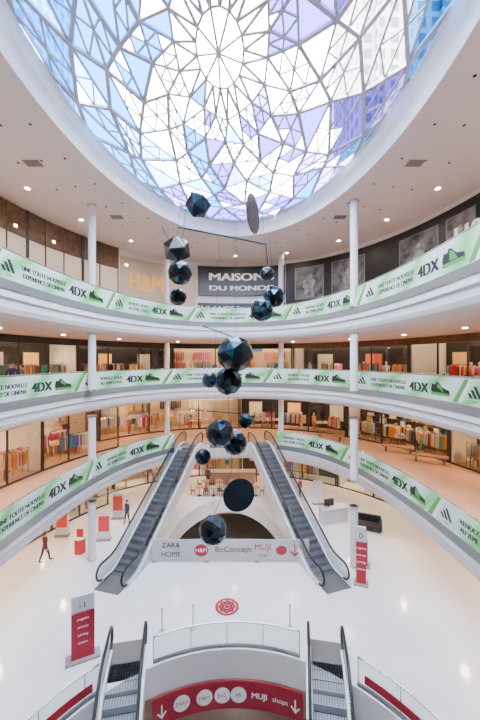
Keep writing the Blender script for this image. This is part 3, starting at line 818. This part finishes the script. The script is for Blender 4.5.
# ------------------------------------------------------------------ people
def person(X, Y, z, rz, top, legs, hair, walk=0.0, h=1.75):
    g = grp('person', (X, Y, z))
    J = {}; Ed = []
    def j(n, p, r, par=None, col='top'):
        J[n] = (Vector(p), r, col)
        if par: Ed.append((par, n, col))
    w = walk
    j('pel', (0, 0, .95), .135, None, 'legs'); j('wa', (0, .0, 1.1), .12, 'pel'); j('ch', (0, 0, 1.3), .15, 'wa'); j('nk0', (0, 0, 1.44), .08, 'ch'); j('nk', (0, .0, 1.50), .05, 'nk0', 'skin'); j('hd0', (0, .01, 1.56), .06, 'nk', 'skin')
    for s in (-1, 1):
        a = s*w
        t = str(s)
        j('hip'+t, (s*.09, 0, .88), .095, 'pel', 'legs'); j('kn'+t, (s*.1, .22*a+.03*abs(w), .49), .062, 'hip'+t, 'legs')
        j('an'+t, (s*.1, .42*a-.06*abs(w), .09+.05*(abs(w) if s < 0 else 0)), .042, 'kn'+t, 'legs'); j('to'+t, (s*.11, .42*a+.15, .045), .04, 'an'+t, 'shoe')
        j('sh'+t, (s*.18, 0, 1.40), .065, 'nk0'); j('el'+t, (s*.24, -.10*a-.02, 1.12), .047, 'sh'+t); j('wr'+t, (s*.25, -.2*a+.08, .88), .032, 'el'+t)
        j('pa'+t, (s*.25, -.2*a+.1, .81), .032, 'wr'+t, 'skin')
        for q in range(4):
            j('f%d%s' % (q, t), (s*.25, -.2*a+.075+q*.02, .77), .009, 'pa'+t, 'skin'); j('g%d%s' % (q, t), (s*.24, -.2*a+.08+q*.02, .73+abs(q-1.5)*.008), .007, 'f%d%s' % (q, t), 'skin')
        j('th'+t, (s*.235, -.2*a+.14, .79), .009, 'pa'+t, 'skin'); j('tj'+t, (s*.23, -.2*a+.15, .755), .008, 'th'+t, 'skin')
    names = list(J); idx = {n: i for i, n in enumerate(names)}
    me = bpy.data.meshes.new('sk'); me.from_pydata([J[n][0] for n in names], [(idx[a], idx[b]) for a, b, _ in Ed], [])
    o = bpy.data.objects.new('sk', me); COL.objects.link(o)
    m = o.modifiers.new('s', 'SKIN')
    if not me.skin_vertices:
        bpy.context.view_layer.objects.active = o
        bpy.ops.mesh.customdata_skin_add()
    for i, n in enumerate(names):
        me.skin_vertices[0].data[i].radius = (J[n][1], J[n][1]*(.8 if n in ('ch', 'wa', 'pel') else 1)); me.skin_vertices[0].data[i].use_root = (n == 'pel')
    o.modifiers.new('u', 'SUBSURF').levels = 1
    dg = bpy.context.evaluated_depsgraph_get(); dg.update()
    m2 = bpy.data.meshes.new_from_object(o.evaluated_get(dg)); bpy.data.objects.remove(o)
    cols = {'top': top, 'legs': legs, 'skin': (.6, .38, .28), 'shoe': (.03, .03, .03)}
    m2.materials.clear(); m2.materials.append(M_people)
    at = m2.color_attributes.new('Col', 'FLOAT_COLOR', 'POINT')
    for v in m2.vertices:
        best = (9, 'top')
        for a, b, c in Ed:
            A, B = J[a][0], J[b][0]; t = max(0, min(1, (v.co-A).dot(B-A)/max(1e-9, (B-A).length_squared))); dd = (v.co-(A+(B-A)*t)).length-J[b][1]*.5
            if dd < best[0]: best = (dd, c)
        at.data[v.index].color = (*cols[best[1]], 1)
    for p in m2.polygons: p.use_smooth = True
    sc = h/1.75
    M = Matrix.Translation((X, Y, z)) @ Matrix.Rotation(rz, 4, 'Z') @ Matrix.Scale(sc, 4)
    m2.transform(M); addobj('body', m2, g)
    bm = bmesh.new(); bmesh.ops.create_uvsphere(bm, u_segments=20, v_segments=14, radius=1)
    for v in bm.verts:
        v.co.x *= .078; v.co.y *= .098; v.co.z *= .12
        if v.co.z < -.04: v.co.x *= .8; v.co.y *= .9
        if v.co.y > .07 and abs(v.co.x) < .02 and -.04 < v.co.z < .02: v.co.y += .02
    m3 = bpy.data.meshes.new('head'); bm.to_mesh(m3); bm.free(); m3.materials.append(M_people)
    at = m3.color_attributes.new('Col', 'FLOAT_COLOR', 'POINT')
    for v in m3.vertices:
        c = (.6, .38, .28)
        if v.co.z > .05 or (v.co.y < .0 and v.co.z > -.06): c = hair
        elif v.co.y > .07 and abs(abs(v.co.x)-.03) < .012 and abs(v.co.z-.012) < .014: c = (.05, .03, .03)
        elif v.co.y > .06 and abs(v.co.x) < .025 and abs(v.co.z+.06) < .012: c = (.45, .15, .13)
        at.data[v.index].color = (*c, 1)
    for p in m3.polygons: p.use_smooth = True
    m3.transform(M @ Matrix.Translation((0, .015, 1.63))); addobj('head', m3, g)
    b = BoxSet()
    for s in (-1, 1):
        b.box((s*.08, 0, 1.625), (.015, .03, .055), 0, (.6, .38, .28))
    o = b.make('ears', M_people, g); o.data.transform(M)
    bm = bmesh.new(); bmesh.ops.create_uvsphere(bm, u_segments=16, v_segments=10, radius=1)
    for v in list(bm.verts):
        v.co.x *= .088; v.co.y *= .105; v.co.z *= .125
    bmesh.ops.delete(bm, geom=[v for v in bm.verts if (v.co.y > .03 and v.co.z < .06) or v.co.z < -.07], context='VERTS')
    m4 = bpy.data.meshes.new('hair'); bm.to_mesh(m4); bm.free(); m4.materials.append(M_people)
    at = m4.color_attributes.new('Col', 'FLOAT_COLOR', 'POINT')
    for v in m4.vertices: at.data[v.index].color = (*hair, 1)
    m4.transform(M @ Matrix.Translation((0, .008, 1.64))); addobj('hair', m4, g)
for (u, Y, z, rz, tp, lg, hr, wk, hh) in [
    (45, 19.6, 0, -.5, (.16, .03, .04), (.03, .03, .05), (.05, .03, .02), .6, 1.8),
    (127, 24.2, 0, 2.6, (.04, .05, .09), (.03, .03, .04), (.04, .03, .02), .3, 1.75),
    (12, 16.6, zB-.02, -2.2, (.03, .04, .08), (.03, .03, .04), (.04, .03, .02), 0, 1.78),
    (22, 17.2, zB-.02, 1.9, (.12, .10, .10), (.03, .03, .04), (.04, .03, .02), 0, 1.68),
    (477, 12.5, zA-.02, 2.4, (.55, .25, .28), (.1, .1, .14), (.12, .07, .04), 0, 1.7),
    (300, 28.9, 0, .8, (.4, .1, .1), (.05, .05, .08), (.05, .03, .02), .4, 1.7),
    (60, 23.2, 0, -2.5, (.5, .5, .5), (.04, .05, .12), (.1, .06, .03), .5, 1.7),
    (208, 31.6, 0, 3.1, (.05, .05, .05), (.05, .05, .05), (.05, .03, .02), .0, 1.75),
    (310, 29.0, zB-.02, 2.0, (.3, .3, .35), (.05, .05, .05), (.05, .03, .02), .3, 1.75),
]:
    person((u-240)/F*Y, Y, z, rz, tp, lg, hr, wk, hh)

# ------------------------------------------------------------------ lights
def lamps(z, offs, n, col, name):
    b = BoxSet(); g = grp(name)
    for oi, (o, P) in enumerate(offs):
        for i in range(n):
            x, y, _, _ = P0.at(P0.L*(i+.5*(oi % 2))/n, o)
            if y < 0: continue
            b.cyl((x, y, z-.03), .12, .03)
            l = bpy.data.lights.new('lamp', 'SPOT'); l.energy = P; l.color = col; l.spot_size = 2.6; l.spot_blend = .7; l.shadow_soft_size = .12
            l.specular_factor = .2
            lo = addobj('lamp', l, g); lo.location = (x, y, z-.06)
    b.make('downlight_discs', M_lamp, g)
lamps(zC-1.44, ((2.2, 450), (7.2, 800)), 20, (1, .64, .42), 'ceiling_downlights')
lamps(zB-1.44, ((2.2, 420), (7.0, 850)), 20, (1, .61, .38), 'ceiling_downlights')
lamps(zA-1.44, ((2.2, 320), (6.8, 650)), 20, (1, .66, .44), 'ceiling_downlights')
lamps(zT-.0, ((2.0, 380),), 22, (1, .86, .74), 'ceiling_downlights')
for (x, y) in ((-6, 16), (0, 20), (6, 16), (-1, 26), (-5, 24), (5, 24)):
    l = bpy.data.lights.new('basement_lamp', 'POINT'); l.energy = 80; l.color = (1, .8, .62); l.shadow_soft_size = .2
    o = addobj('basement_lamp', l); o.location = (x, y, -1.6)

# ------------------------------------------------------------------ world
w = bpy.data.worlds.new('World'); bpy.context.scene.world = w; w.use_nodes = True
nt = w.node_tree; nt.nodes.clear()
out = nt.nodes.new('ShaderNodeOutputWorld'); bg = nt.nodes.new('ShaderNodeBackground')
tc = nt.nodes.new('ShaderNodeTexCoord'); n = nt.nodes.new('ShaderNodeTexNoise'); n.inputs['Scale'].default_value = 2.2; n.inputs['Detail'].default_value = 4
r = nt.nodes.new('ShaderNodeValToRGB'); r.color_ramp.elements[0].position = .4; r.color_ramp.elements[0].color = (.72, .87, 1, 1); r.color_ramp.elements[1].position = .6; r.color_ramp.elements[1].color = (.97, .98, 1, 1)
nt.links.new(tc.outputs['Generated'], n.inputs['Vector']); nt.links.new(n.outputs['Fac'], r.inputs[0]); nt.links.new(r.outputs[0], bg.inputs[0])
bg.inputs[1].default_value = 42.0
nt.links.new(bg.outputs[0], out.inputs[0])

# ------------------------------------------------------------------ camera
cam = bpy.data.cameras.new('camera'); co = addobj('camera', cam); co.location = (0, 0, ZC); co.rotation_euler = (pi/2, 0, 0)
cam.sensor_width = 36; cam.lens = F*36/720; cam.clip_end = 500; cam.clip_start = .05
bpy.context.scene.camera = co
